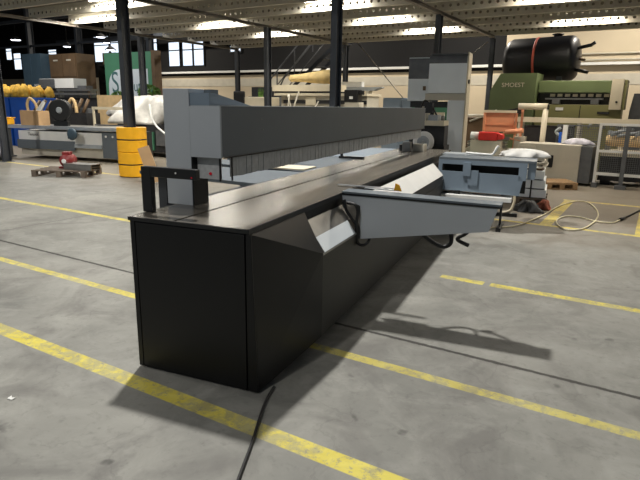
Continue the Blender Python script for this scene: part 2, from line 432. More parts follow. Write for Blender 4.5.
# girders of the far bay
for n_, (a, b, c, d, e, f_) in enumerate(((-44, -15.4, 17.9, 18.1, 5.6, 5.75), (-44, -15.4, 17.95, 18.05, 4.35, 4.45), (-34, -15.4, 22.9, 23.1, 5.2, 5.4))):
    struct('trim_%d' % (30+n_), MB().box(a, b, c, d, e, f_), 'column')

# ------------------------------------------------------------------ the beam saw
saw = thing('beam_saw', 'long anthracite panel beam saw with grey pressure beam filling the middle of the photo', 'panel saw', (-1.784, 2.22, 0), R(8.7))
SL = 6.35
MB().box(-.72, -.01, .08, SL-.1, 0, .007).build('plinth', 'black', saw)
cab = MB().box(-.79, -.002, .005, SL, .008, .932).build('cabinet', 'anthracite', saw)
MB().box(-.752, -.022, -.008, .005, .010, .925).build('end_panel', 'anthracite', cab, bevel=.003)
MB().box(-.790, -.757, -.008, .005, .010, .932).build('corner_post', 'anthracite', cab, bevel=.003)
MB().prism([(-.014, .010), (.050, .010), (.016, .925), (-.014, .925)], -.008, .005, 'y').build('corner_post', 'anthracite', cab, bevel=.003)
MB().hull([(.0, .006, .01), (.050, .006, .01), (.014, .006, .926), (.0, .006, .926), (.0, .70, .926), (.012, .70, .926), (.146, .70, .668), (.146, .70, .09), (.0, .70, .01)]).build('nose_panel', 'anthracite', saw)
MB().prism([(.0, .09), (.146, .09), (.146, .665), (.003, .866)], .701, 6.1, 'y').build('side_duct', 'anthracite2', saw)
MB().box(.1465, .150, .7, 6.1, .655, .668).build('duct_lip', 'steel', saw)
MB().prism([(.008, .860), (.080, .759), (.081, .764), (.009, .865)], .73, 1.40, 'y').build('chute_plate', 'steel', saw)  # upper half greyer: the table's shadow put into the plate's colour
MB().prism([(.080, .759), (.146, .667), (.1475, .671), (.081, .764)], .73, 1.34, 'y').build('chute_plate', 'lightblue', saw)  # lower half paler: the light it catches put into the colour
MB().prism([(.068, .895), (.205, .752), (.209, .758), (.072, .903)], 1.72, 4.6, 'y').build('chute_plate', 'white', saw)  # white puts the lamps' reflection into the plate's colour
MB().prism([(.068, .893), (.204, .750), (.204, .66), (.150, .60), (.068, .80)], 1.74, 4.58, 'y').build('chute_body', 'anthracite2', saw)
MB().prism([(.066, .905), (.209, .758), (.209, .72), (.066, .86)], 4.601, 4.62, 'y').build('chute_end', 'greyplastic', saw)
# table
tb1 = MB().box(-.80, -.489, 0, SL, .933, .955).build('table_top', 'table', saw)
tb2 = MB().box(-.471, .0, 0, SL, .933, .955).build('table_top', 'table', saw)
MB().box(-.489, -.471, .002, SL, .925, .936).build('saw_slot', 'black', saw)
MB().box(.0, .008, -.008, 5.0, .925, .957).build('edge_strip', 'black', tb2)
MB().box(-.803, .0, -.009, -.001, .931, .954).build('edge_strip', 'black', tb1)
# angled light-barrier bracket
br = MB().box(-.815, -.745, .14, .18, .956, 1.232).box(-.745, -.42, .14, .18, 1.172, 1.232).build('sensor_bracket', 'black', saw, bevel=.004)
MB().cyl((-.56, .137, 1.205), (-.56, .139, 1.205), .006, n=10).build('screw', 'white', br)
MB().cyl((-.45, .137, 1.185), (-.45, .139, 1.185), .005, n=10).build('indicator_light', 'redlens', br)
# beam column and pressure beam
MB().box(-.868, -.672, .45, .62, .955, 1.69).build('beam_column', 'slategrey', saw, bevel=.002)
MB().box(-.672, -.664, .455, .62, .956, 1.27).build('dark_side_plate', 'anthracite', saw)  # thin near-black plate on the column's right face
MB().box(-.84, -.63, .63, .72, 1.60, 1.69).build('top_cover', 'darkgrey', saw)
beam = MB().box(-.66, -.45, .47, 6.4, 1.275, 1.585).build('pressure_beam', 'darkgrey', saw, bevel=.002)
MB().box(-.672, -.448, .45, .468, 1.27, 1.586).build('end_cap', 'slategrey', beam, bevel=.002)
MB().box(-.66, -.446, .45, 6.4, 1.585, 1.590).build('top_trim', 'greyplastic', beam)
MB().box(-.449, -.446, .48, 6.4, 1.265, 1.275).build('bottom_rail', 'black', beam)
MB().prism([(.46, 1.590), (.46, 1.665), (.52, 1.665), (.98, 1.590)], -.672, -.53, 'x').build('sloped_hood', 'bluegrey', beam)
sc = MB()
for yy, zz in ((.98, 1.50), (1.0, 1.43), (2.6, 1.41), (3.9, 1.41), (5.2, 1.41)): sc.cyl((-.451, yy, zz), (-.447, yy, zz), .006, n=8)
sc.build('screw', 'steel', beam)
cu = MB(); y = .62
while y < 6.3:
    dz = random.uniform(-.003, .003); dx = random.uniform(-.003, .003)
    cu.box(-.49+dx, -.484+dx, y, y+.0335, 1.135+dz, 1.275); y += .0345
tag(cu.build('strip_curtain', 'curtain', beam), None, None, None, 'stuff')
MB().box(-.60, -.48, .50, .505, 1.13, 1.27).box(-.66, -.60, .50, .505, 1.13, 1.27).build('end_curtain', 'curtain', beam)
MB().box(-.49, -.48, .49, .50, 1.12, 1.27).box(-.445, -.437, .56, .57, 1.12, 1.27).build('guide_bar', 'black', beam)
MB().cyl((-.56, .492, 1.165), (-.56, .499, 1.165), .009, n=12).build('warning_light', 'redlens', beam)
# rear tables behind the saw line
REAR = mat('rear_table_grey', (84, 92, 98), .7, 0, .05)
REAR2 = mat('rear_table_pale', (112, 124, 134), .7, 0, .05)
def rear(y0, y1, x0, m, z=.945):
    MB().prism([(-.815, y0), (-.815, y1), (x0, y1), (x0, y0+.25)], z-.03, z, 'z').build('rear_table', m, saw)
rear(1.60, 2.55, -2.3, REAR); rear(2.57, 3.2, -2.3, REAR, .95); rear(3.22, 4.3, -2.3, REAR); rear(4.32, 6.2, -2.3, REAR2)
MB().box(-1.35, -.86, 2.62, 2.95, .951, .965).build('wear_plate', 'cream', saw)
MB().box(-1.02, -.70, 4.05, 4.12, .956, .985).build('stop_bar', 'black', saw)
MB().cyl((-1.0, 4.1, .985), (-1.0, 4.1, 1.03), .018).build('stop_knob', 'black', saw)
for yy in (2.0, 3.6, 5.6):
    MB().box(-2.2, -2.1, yy, yy+.1, 0, .915).build('rear_leg', 'column', saw)
MB().box(-2.1, -.80, 1.95, 5.9, .5, .6).build('rear_frame', 'column', saw)
# near side table
st = MB().prism([(.012, .957), (1.155, .945), (1.10, .765), (.165, .615), (.158, .87), (.12, .885), (.012, .89)], 1.40, 1.412, 'y').build('side_table', 'slategrey', saw)
MB().prism([(.010, .958), (1.17, .946), (1.17, .960), (.010, .972)], 1.395, 1.56, 'y').build('table_rail', 'darkgrey', st)
MB().prism([(.012, .945), (1.165, .934), (1.165, .9462), (.012, .9582)], 1.392, 1.3995, 'y').build('edge_strip', 'black', st)
MB().prism([(.17, .64), (1.09, .78), (1.12, .93), (.17, .93)], 1.535, 1.547, 'y').build('rear_plate', 'darkgrey', st)
MB().box(-.15, .36, 1.72, 1.755, .965, .972).build('scale_ruler', 'alu', st)
MB().box(.12, .40, 1.60, 1.64, .972, .978).build('scale_ruler', 'alu', st)
MB().prism([(.36, .972), (.42, .972), (.40, 1.02), (.37, 1.03)], 1.60, 1.61, 'y').build('yellow_stop', 'yellowplastic', st)
MB().tube([(.03, 1.39, .91), (.05, 1.385, .84), (.10, 1.385, .77), (.15, 1.385, .71), (.155, 1.39, .62)], .013).build('cable', 'rubber', st)
MB().tube([(.06, 1.375, .89), (.13, 1.37, .88), (.15, 1.37, .83), (.145, 1.37, .74), (.15, 1.38, .60), (.19, 1.41, .565), (.225, 1.44, .60), (.225, 1.46, .68)], .012).build('cable', 'rubber', st)
MB().tube([(.55, 1.50, .72), (.62, 1.55, .66), (.70, 1.58, .60), (.77, 1.6, .575), (.82, 1.6, .61), (.815, 1.6, .68), (.80, 1.55, .75)], .016).build('cable', 'rubber', st)
MB().tube([(.99, 1.56, .80), (.93, 1.6, .70), (.87, 1.6, .655), (.88, 1.61, .63), (.95, 1.62, .60)], .015).build('cable', 'rubber', st)
# far side table: frame with long slots
ft = MB()
x0, x1 = .07, 1.20
ft.box(x0, x1, 5.0, 5.02, .868, .925)                       # top band
ft.box(x0, .12, 5.0, 5.02, .775, .868).box(1.10, x1, 5.0, 5.02, .70, .868)
ft.prism([(x0, .52), (1.13, .50), (1.16, .70), (1.10, .765), (x0, .775)], 5.0, 5.02, 'y')
ft.box(.40, .50, 4.975, 5.0, .72, .90)
ft.box(.47, .60, 4.985, 5.0, .60, .80)
fto = ft.build('side_table', 'bluegrey', saw)
MB().box(x0, 1.30, 5.0, 5.55, .926, .955).build('table_rail', 'darkgrey', fto)
MB().box(1.21, 1.30, 5.03, 5.5, .72, .925).build('end_box', 'bluegrey', fto)
MB().box(x0, 1.19, 5.25, 5.27, .50, .92).build('rear_plate', 'anthracite2', fto)
MB().box(.3, .38, 5.0, 5.012, .44, .52).build('frame_stub', 'black', fto)
MB().box(.10, 1.05, 4.9, 5.24, .42, .47).build('under_tray', 'white', fto)
MB().box(.885, .945, 5.0, 5.5, 0, .05).box(.90, .93, 5.2, 5.24, .05, .5).build('leg', 'black', fto)
# far end of the saw table: clamps and carriage
MB().box(-.62, -.50, 5.7, 5.8, .956, 1.09).build('clamp_block', 'steel', saw)
MB().box(-.47, -.30, 5.75, 5.95, .956, 1.06).build('clamp_block', 'creamdark', saw)
MB().box(-.66, -.625, 5.68, 5.82, .956, 1.05).build('clamp_face', 'black', saw)
MB().box(-.05, .50, 5.65, 6.0, .935, .952).build('end_plate', 'greyplastic', saw)

# cable running from the saw across the floor
tag(MB().tube([(-1.70, 2.33, .009), (-1.655, 2.2, .009), (-1.60, 2.08, .009), (-1.47, 1.83, .009), (-1.36, 1.60, .009), (-1.24, 1.36, .009)], .008).build('floor_cable', 'rubber'),
    'black cable on the floor running from the saw corner across the yellow line', 'cable')
tag(MB().prism([(0, 0), (.035, .006), (.03, .028), (.012, .02), (-.01, .03)], 0, .006, 'z').build('paper_scrap', 'white', loc=(-2.86, 1.43, 0)), 'small white paper scrap on the floor at the left photo edge', 'scrap')

# ------------------------------------------------------------------ left side
# yellow column protectors
def protector(z, label):
    t = thing('column_protector', label, 'column protector', (-9.86, 8.26, z), R(8), 'yellow column protectors')
    for nm in (0, 1):
        s = -1 if nm == 0 else 1
        mb = MB()
        prof = [(.32, .0), (.335, .012), (.335, .253), (.312, .26), (.312, .275), (.335, .282), (.335, .52), (.32, .53)]
        n = 24; rings = []
        for r, h in prof:
            ring = []
            for i in range(n+1):
                a = PI*i/n + (PI/2)
                ca, sa = math.cos(a), math.sin(a)
                q = (abs(ca)**3+abs(sa)**3)**(-1/3)
                ring.append(mb.bm.verts.new((s*-1*abs(r*q*ca)*-1*(1) if False else s*abs(r*q*ca)*.84, r*q*sa*.84, h)))
            for hx in ((s*.14, -.14), (s*.14, .14)): pass
            ring.append(mb.bm.verts.new((s*.004, -.15, h))); ring.append(mb.bm.verts.new((s*.14, -.15, h)))
            ring.append(mb.bm.verts.new((s*.14, .15, h))); ring.append(mb.bm.verts.new((s*.004, .15, h)))
            rings.append(ring)
        for A, B in zip(rings, rings[1:]):
            m_ = len(A)
            for i in range(m_): mb._face([A[i], A[(i+1) % m_], B[(i+1) % m_], B[i]])
        mb._face(rings[0]); mb._face(rings[-1])
        mb.build('shell', 'yellowplastic', t)
    MB().tube([(.345*math.cos(a)*(abs(math.cos(a))**3+abs(math.sin(a))**3)**(-1/3)*.80, .345*math.sin(a)*(abs(math.cos(a))**3+abs(math.sin(a))**3)**(-1/3)*.80, .267) for a in [2*PI*i/32 for i in range(33)]], .012, 6, 1).build('strap', 'black', t)
protector(0.012, 'yellow plastic column protector, the lower of two around the dark column')
protector(.547, 'yellow plastic column protector, the upper of two around the dark column')

# wooden board leaning on the protector
b = MB().box(-.12, .12, -.012, .012, 0, .74, Matrix.Rotation(R(-18), 4, 'Y')).build('wooden_board', 'card', loc=(-8.50, 7.65, .04), rz=R(25))
tag(b, 'tan wooden board leaning beside the yellow protectors', 'board')

# sliding table saw
ts = thing('sliding_table_saw', 'white and grey sliding table saw standing behind the wooden pallet', 'table saw', (-14.0, 9.55, 0), R(12))
TS = ts
MB().box(-1.7, 1.25, -.05, .75, .10, .36).build('base', 'creamdark', ts)
MB().box(-1.7, 1.25, -.10, .75, .36, .78).build('body', 'white', ts)
MB().box(-1.75, .30, -.125, -.101, .28, .53).build('lower_panel', 'darkgrey', ts)
MB().box(.30, 1.22, -.13, -.101, .36, .46).build('shelf_rail', 'greyplastic', ts)
cp = MB().box(1.26, 1.80, -.14, .70, .12, .80).build('control_panel', 'darkgrey', ts)
MB().cyl((1.40, -.142, .70), (1.40, -.155, .70), .03, n=12).cyl((1.62, -.142, .70), (1.62, -.155, .70), .03, n=12).build('button', 'white', cp)
MB().box(1.83, 1.98, -.05, .6, .12, .78).build('side_door', 'white', ts)
MB().box(-2.45, 2.05, -.17, .15, .84, .93).box(-2.45, 2.05, -.18, -.17, .86, .89).build('sliding_table', 'alu', ts)
MB().box(-1.5, 1.9, .16, .85, .88, .93).build('table_top', 'steel', ts)
MB().lathe([(.06, 0), (.15, .02), (.16, .06), (.12, .08), (.04, .09)], (.42, -.26, .74), (0, -1, 0)).build('hand_wheel', 'petrol', ts)
MB().cyl((.42, -.102, .74), (.42, -.26, .74), .02).build('wheel_shaft', 'steel', ts)
MB().box(.08, .30, -.115, -.101, .60, .68).build('display', 'black', ts)
text('lettering', 'Tension', .12, 'motorgrey', ts, (-1.15, -.106, .68), (PI/2, 0, 0))
MB().box(-2.3, -2.2, -.15, .1, 0, .84).box(-2.35, -2.1, -.22, .12, 0, .04).build('leg', 'motorgrey', ts)
MB().box(2.15, 2.5, -.1, .35, .15, .85).build('motor_box', 'darkmachine', ts)
MB().box(2.2, 2.4, -.05, .3, 0, .15).build('motor_foot', 'darkmachine', ts)
# base boards
# things lying on the saw's table: world coordinates
cb = thing('cardboard_box', 'brown cardboard box on the sliding table saw', 'box', (-15.2, 9.33, .931), R(12))
MB().box(-.33, .33, -.15, .25, 0, .40).build('box_body', 'card', cb)
MB().box(-.33, .33, -.152, -.15, .0, .40).build('box_side', 'card', cb)
MB().box(-.34, .34, -.155, .0, .40, .405, Matrix.Translation((0, 0, 0))).build('flap', 'card', cb)
yb = thing('yellow_crate', 'low yellow plastic crate at the left end of the sliding table', 'crate', (-16.4, 8.95, .931), R(12))
MB().box(-.30, .50, -.13, .15, 0, .17).build('crate_body', 'yellowplastic', yb, bevel=.02)
MB().box(-.32, .52, -.15, .17, .171, .20).build('rim', 'yellowplastic', yb)
# black reel
rl = thing('cable_reel', 'black round reel with a grey hub standing on the table saw', 'reel', (-14.25, 9.55, .931), R(30))
RZ = .12
MB().lathe([(.27, 0), (.30, .01), (.30, .03), (.08, .04), (.08, .13), (.30, .14), (.30, .17), (.27, .18)], (0, .1, .31+RZ), (0, -1, 0), 32).build('reel_disc', 'rubber', rl)
MB().lathe([(.07, 0), (.09, .01), (.06, .03)], (0, -.08, .31+RZ), (0, -1, 0)).build('hub', 'greyplastic', rl)
MB().box(-.2, .2, -.06, .08, 0, .14).build('foot', 'black', rl)
# pale metal trestle frame
tr = thing('metal_trestle', 'pale metal trestle frame behind the saw table, in front of the cream panel', 'trestle', (-13.9, 10.9, 0), R(5))
MB().box(-.7, .9, -.03, .03, 1.38, 1.46).build('top_bar', 'cream', tr)
for s in (-.66, .72, .86): MB().box(s-.025, s+.025, -.03, .03, 0, 1.38).build('leg', 'cream', tr)
MB().box(-.66, .72, -.02, .02, .9, .95).build('cross_bar', 'motorgrey', tr)
# tangled machine parts behind the cardboard box
jk = thing('machine_parts_rack', 'rack of rusty and cream machine parts behind the cardboard box', 'machine parts', (-17.1, 11.0, 0), R(10))
MB().box(-.9, 1.6, 0, .6, 0, 1.25).build('rack_body', 'darkmachine', jk)
mb = MB()
for i in range(9): mb.cyl((-.7+.26*i, .1, 1.25), (-.62+.26*i, .3, 1.60+.1*random.random()), .05, n=8)
mb.build('steel_part', 'brown', jk)
MB().tube([(-.85, 0, 1.25), (-.85, -.02, 1.5), (-.7, -.02, 1.68), (-.5, 0, 1.5), (-.45, 0, 1.25)], .045).build('bent_hose', 'lightwood', jk)
mb = MB().tube([(.9, 0, 1.25), (.95, -.02, 1.55), (1.1, -.02, 1.68), (1.2, 0, 1.5), (1.22, 0, 1.25)], .05)
mb.build('bent_hose', 'lightwood', jk)
MB().box(.3, 1.5, .2, .5, 1.251, 1.4).build('bracket', 'motorgrey', jk)
MB().hull([(-.35, -.2, 1.251), (-.1, -.2, 1.251), (.05, -.1, 1.55), (.0, -.15, 1.62), (-.25, 0, 1.251)]).build('white_cover', 'white', jk)

# plastic wrapped machine at the left edge
wr = thing('wrapped_machine', 'plastic wrapped rounded machine at the left photo edge under the saw table', 'machine', (-16.5, 7.9, 0), R(12))
mb = MB()
prof = []
for r, h in ((.42, .10), (.48, .2), (.46, .45), (.40, .62), (.25, .74), (.1, .78)): prof.append((r, h))
mb.lathe(prof); mb.build('wrapped_body', 'purplewrap', wr)
mb2 = MB().lathe([(.4, .1), (.45, .2), (.42, .45), (.33, .6), (.1, .66)], (.85, .05, 0)); mb2.build('wrapped_body', 'purplewrap', wr)
MB().box(-.6, 1.35, -.45, .45, 0, .09).build('base', 'black', wr)
MB().tube([(-.2, -.45, .2), (0, -.5, .4), (.15, -.45, .55), (.3, -.3, .7), (.5, -.45, .5), (.65, -.48, .25)], .02).build('strap', 'black', wr)

# wooden pallet with motor
def pallet(label, X, Y, rz, m, L=1.2, W=.8, n=5, group=None):
    t = thing('wooden_pallet', label, 'pallet', (X, Y, 0), rz, group)
    for i in range(n):
        yy = -W/2+(W-.1)*i/(n-1)
        MB().box(-L/2, L/2, yy, yy+.1, .122, .144).build('deck_board', m, t)
    for xx in (-L/2, -.05, L/2-.1):
        MB().box(xx, xx+.1, -W/2, W/2, .10, .122).build('stringer_board', m, t)
        for yy in (-W/2, -.05, W/2-.1): MB().box(xx, xx+.1, yy, yy+.1, .022, .10).build('block', m, t)
        MB().box(xx, xx+.1, -W/2, W/2, 0, .022).build('bottom_board', m, t)
    return t
pl = pallet('weathered grey wooden pallet lying in front of the sliding table saw', -11.15, 7.5, R(28), 'oldwood')
mo = thing('electric_motor', 'dark red electric motor sitting on the weathered pallet', 'motor', (-11.25, 7.6, .145), R(35))
MB().lathe([(.1, 0), (.14, .02), (.14, .32), (.11, .34), (.05, .36), (.03, .42)], (0, .2, .17), (0, -1, 0)).build('motor_body', 'darkred', mo)
MB().box(-.16, .16, -.12, .12, 0, .04).build('foot', 'darkred', mo)
MB().box(-.08, .08, -.1, .1, .30, .36).build('terminal_box', 'darkred', mo)
MB().cyl((0, -.225, .17), (0, -.235, .17), .05, n=14).build('shaft_cover', 'white', mo)
sl = thing('grey_beam', 'grey steel beam lying on the weathered pallet right of the red motor', 'steel beam', (-10.8, 7.6, .145), R(12))
MB().box(-.33, .42, -.16, -.14, 0, .12).box(-.33, .42, .12, .14, 0, .12).box(-.33, .42, -.14, .12, .06, .07).build('web', 'steel', sl)
MB().box(-.34, .43, -.17, .15, .12, .13).build('flange', 'steel', sl)

# blue bins
for i, (X, l) in enumerate(((-20.6, 'blue container filled with yellow material, left of the column at the left edge'), (-19.3, 'blue container filled with yellow material, right of the column at the left edge'))):
    t = thing('blue_container', l, 'container', (X, 11.9, 0), R(0), 'blue containers at the left edge')
    MB().prism([(-.56, 0), (.56, 0), (.60, 1.66), (-.60, 1.66)], -.5, .5, 'y').build('container_body', 'blue', t)
    MB().box(-.63, .63, -.53, .53, 1.661, 1.71).build('rim', 'blue', t)
    mb = MB(); 
    for j in range(14):
        a = random.uniform(-.45, .45); b_ = random.uniform(-.4, .4); r = random.uniform(.12, .22)
        mb.lathe([(r*.7, 1.70), (r, 1.78), (r*.9, 1.95), (r*.3, 2.08+.1*random.random())], (a, b_, 0), n=8)
    tag(mb.build('yellow_material', mat('dull_yellow_fill', (190, 150, 50), .8, 0, .3, 8, .4), t), None, None, None, 'stuff')

# cabinets at the far left
pc = thing('petrol_cabinet', 'tall petrol blue machine cabinet behind the blue containers', 'cabinet', (-24.1, 15.3, 0))
MB().box(-.75, .62, -.3, .5, 0, 3.62).build('cabinet_body', 'petrol', pc)
MB().box(-.70, -.1, -.33, -.301, 1.75, 3.5).build('door', 'petrol', pc)
text('lettering', 'MEDA', .2, 'white', pc, (.25, -.302, 2.25), (PI/2, 0, 0))
bc = thing('brown_cabinet', 'dark brown two door cabinet high at the far left beside the blue cabinet', 'cabinet', (-22.5, 15.5, 0))
MB().box(-.95, .95, -.1, .8, 0, 3.60).build('cabinet_body', 'brown', bc)
for s, dname in ((-.9, 'door'), (.02, 'door')):
    d = MB().box(s, s+.88, -.13, -.101, 2.65, 3.55).build('door', 'brown', bc)
    MB().box(s+.3, s+.6, -.15, -.131, 3.3, 3.36).build('handle', 'creamdark', d)
lb = thing('long_white_box', 'long white and grey box unit below the brown cabinet', 'machine', (-21.8, 14.6, 0))
MB().box(-1.1, 1.2, -.1, .5, 2.14, 2.52).build('box_unit', 'white', lb)
MB().box(-1.12, -.05, -.13, -.101, 2.16, 2.5).build('grey_cover', 'motorgrey', lb)
MB().box(-1.3, 1.2, -.05, .55, 1.0, 2.13).build('machine_frame', 'darkmachine', lb)
MB().box(-1.25, -1.1, -.0, .5, 0, 1.0).box(1.0, 1.15, 0, .5, 0, 1.0).build('leg', 'darkmachine', lb)
dk = thing('dark_machine', 'dark machine line with grey rails between brown cabinet and display board', 'machine', (-19.6, 13.9, 0))
MB().box(-1.6, 1.2, 0, .6, 0, 1.75).build('machine_body', 'darkmachine', dk)
MB().box(-1.6, 1.25, -.1, -.0, 1.85, 1.93).box(-1.2, .9, -.05, .3, 2.0, 2.08).box(-1.2, -1.1, 0, .2, 1.75, 2.0).box(.8, .9, 0, .2, 1.75, 2.0).build('rail', 'steel', dk)
MB().box(.1, .6, -.02, .3, 2.08, 2.2).build('gearbox', 'motorgrey', dk)
ds = thing('dark_shelving', 'tall dark shelving unit behind the dark machine line', 'shelving', (-21.0, 17.2, 0))
for z in (.02, 1.2, 2.4, 3.2): MB().box(-1.5, 1.5, 0, .8, z, z+.08).build('shelf', 'walldark', ds)
for x_ in (-1.55, 1.5): MB().box(x_, x_+.08, 0, .8, 0, 3.4).build('upright', 'walldark', ds)
bl = thing('stored_boxes', 'dark boxes stored on the tall shelving unit', 'box', (-21.0, 17.31, 3.282))
MB().box(-1.3, -.4, 0, .6, 0, .5).build('box_body', 'brown', bl); MB().box(-.3, .6, .05, .6, 0, .4).build('box_body', 'petrol', bl)
# cream sheet material
cs = thing('cream_panel_stack', 'upright stack of cream panels leaning behind the trestle frame', 'panels', (-16.1, 12.6, 0), R(3))
for i in range(4): MB().box(-.55-.06*i, .75-.03*i, .06*i, .06*i+.05, 0, 1.83-.01*i).build('panel', 'lightwood', cs)
# white tarpaulin heap
def heap(name, label, cat, loc, sx, sy, sz, m, seed, rz=0, amp=.12, part=None, parent=None, base=True, peak=None):
    rnd = random.Random(seed); mb = MB(); nu, nv = 40, 14
    ph = [rnd.uniform(0, 6.28) for _ in range(8)]
    rings = []
    for j in range(nv+1):
        v = j/nv*PI/2; ring = []
        for i in range(nu):
            u = 2*PI*i/nu
            rr = 1+amp*math.sin(3*u+ph[0]+2*v)+amp*.7*math.sin(7*u+ph[1]-3*v)+amp*.5*math.sin(13*u+ph[2]+v*5)
            r = math.cos(v)*rr+.001
            z = math.sin(v)*(1+amp*.8*math.sin(5*u+ph[3]+4*v)*math.cos(v)+amp*math.sin(9*u+ph[4])*math.cos(v)*.5)
            ring.append(mb.bm.verts.new((r*math.cos(u)*sx, r*math.sin(u)*sy, max(0, z)*sz)))
        rings.append(ring)
    for A, B in zip(rings, rings[1:]):
        for i in range(nu): mb._face([A[i], A[(i+1) % nu], B[(i+1) % nu], B[i]], True)
    mb._face(rings[0][::-1]); mb._face(rings[-1])
    o = mb.build(name, m, parent, loc=loc, rz=rz)
    if label: tag(o, label, cat)
    return o
um = thing('covered_machine', 'dark green machine under the white tarpaulin', 'machine', (-13.3, 12.0, 0))
MB().box(-1.3, 1.1, -.3, .8, .15, .95).build('machine_body', 'darkmachine', um)
MB().box(.0, .35, -.36, -.301, .2, .75).build('green_cover', 'banner', um)
MB().box(-1.2, -1.0, -.2, .7, 0, .15).box(.8, 1.0, -.2, .7, 0, .15).build('foot', 'motorgrey', um)
MB().box(.45, 1.05, -.34, -.301, .35, .8).build('grey_cover', 'motorgrey', um)
heap('white_tarpaulin', 'crumpled white tarpaulin draped over the machine right behind the yellow protectors', 'tarpaulin', (-13.55, 12.25, .955), 1.6, .65, .85, 'tarp', 3, 0, .24)
tag(MB().tube([(-12.75, 11.4, 1.55), (-12.6, 11.3, 1.2), (-12.35, 11.25, .95), (-12.05, 11.2, .8), (-11.9, 11.2, .72)], .03).build('white_rope', 'white'),
    'thick white cord hanging over the front of the tarpaulin heap', 'cord')
wl = thing('white_lever_part', 'small white curved part near the grey saw column and wooden board', 'part', (-9.05, 8.75, 0), R(10))
MB().tube([(0, 0, .03), (.02, 0, .2), (.08, 0, .3), (.14, 0, .45), (.13, 0, .58)], .04).build('bent_pipe', 'white', wl)
MB().box(-.25, .15, -.12, .12, 0, .03).build('foot', 'white', wl)

# green bushes
def bush(label, X, Y, z, rx, rz_, seed, n=420):
    rnd = random.Random(seed)
    t = thing('potted_bush', label, 'bush', (X, Y, 0), 0, 'green bushes by the display board')
    MB().lathe([(.2, 0), (.28, .5), (.3, .52), (.27, .54)]).build('pot', 'darkmachine', t)
    MB().cyl((0, 0, .5), (0, 0, z), .04, n=8).build('stem', 'brown', t)
    mb = MB()
    for _ in range(n):
        u = rnd.uniform(0, 2*PI); v = math.acos(rnd.uniform(-1, 1)); q = rnd.uniform(.55, 1)**.5
        c = Vector((math.sin(v)*math.cos(u)*rx*q, math.sin(v)*math.sin(u)*rx*q, z+math.cos(v)*rz_*q))
        a = Vector((rnd.uniform(-1, 1), rnd.uniform(-1, 1), rnd.uniform(-1, 1))).normalized()*.07; b_ = a.orthogonal().normalized()*.03
        mb._face([mb.bm.verts.new(c-a), mb.bm.verts.new(c-b_), mb.bm.verts.new(c+a), mb.bm.verts.new(c+b_)])
    mb.build('foliage', 'leaf', t)
bush('round green bush at the lower right of the green display board', -16.65, 14.9, 1.95, .42, .32, 1)
bush('green bush left of the dark column, below the display board', -17.95, 14.6, 1.72, .36, .3, 2)
# display board
bd = thing('display_board', 'green and white display board with large teal lettering behind the dark column', 'display board', (-19.32, 16.2, 0))
MB().box(-1.45, 1.42, 0, .35, 0, 3.62).build('board_body', 'banner', bd)
pts = [(-1.25, .02), (1.2, .02), (1.2, 2.95)]
for i in range(9):
    a = PI/2+PI/2*i/8; pts.append((-.55+.7*math.cos(a), 2.25+.7*math.sin(a)))
MB().prism(pts, -.012, -.001, 'y').build('white_field', 'bannerwhite', bd)
text('lettering', 'S', 1.25, 'letters', bd, (-.82, -.018, 2.38), (PI/2, 0, 0), sx=.85)
text('lettering', 'chuth', .62, 'letters', bd, (.42, -.018, 2.25), (PI/2, 0, 0), sx=.9)
MB().box(1.43, 1.62, 0, .35, 0, 3.66).build('side_post', 'brown', bd)

# ------------------------------------------------------------------ middle background
# staircase
sr = thing('steel_staircase', 'black steel staircase with handrails rising to the right at the far wall', 'staircase', (-15.2, 20.0, 0))
A0 = Vector((0, 0, 1.9)); ang = math.atan2(2.1, 2.4)
for s in (0, .9):
    MB().prism([(0.9, 1.85), (1.1, 1.85), (4.6, 4.55), (4.6, 4.8)], s, s+.05, 'y').build('stringer', 'column', sr)
    MB().tube([(.3, s, 2.35), (.55, s, 2.75), (2.9, s, 5.0)], .03, 8, 1).tube([(.75, s, 2.35), (3.0, s, 4.5)], .022, 8, 1).build('handrail', 'motorgrey', sr)
for i in range(9):
    MB().box(1.05+.37*i, 1.38+.37*i, .05, .9, 2.0+.29*i, 2.04+.29*i).build('step', 'column', sr)
for xx, z in ((.8, 3.0), (1.7, 3.85), (2.6, 4.7)): MB().box(xx, xx+.04, 0, .04, z-.95, z).build('baluster', 'motorgrey', sr)
MB().box(.5, 1.2, 0, .95, 1.80, 1.86).box(.5, .6, 0, .1, 0, 1.8).box(1.1, 1.2, .85, .95, 0, 1.8).build('landing', 'column', sr)
# long cream machine
cm = thing('cream_edge_bander', 'long cream machine with grey slots behind the pressure beam', 'machine', (-10.4, 16.2, 0))
MB().box(-1.05, 2.3, 0, .9, .1, 1.92).build('machine_body', 'creamdark', cm)
MB().box(-.95, 2.3, -.03, -.001, 1.66, 1.78).build('slot_panel', 'darkmachine', cm)
MB().box(-1.3, 2.35, -.1, .95, 1.921, 2.0).build('cover', 'cream', cm)
MB().box(-1.45, 1.15, 0, .7, 2.07, 2.28).build('upper_bed', 'cream', cm)
MB().box(-1.35, 1.05, .05, .65, 2.001, 2.07).build('rubber_strip', 'darkmachine', cm)
MB().box(-1.0, 2.2, .1, .8, 0, .1).build('foot', 'black', cm)
MB().box(1.9, 2.0, -.01, -.001, 1.83, 1.88).build('label_plate', 'black', cm)
tag(MB().lathe([(.05, 0), (.12, .1), (.14, .6), (.19, 1.0), (.23, 1.5), (.22, 1.85), (.1, 1.95)], (0, 0, .16), (1, 0, .02), 16).build('foam_roll', 'insul', loc=(-11.3, 16.45, 2.35)),
    'long yellowish foam roll lying on top of the cream machine', 'foam roll')
rb = thing('steel_strut_heap', 'thin leaning struts and rods at the left end of the cream machine', 'strut', (-11.15, 15.6, 0))
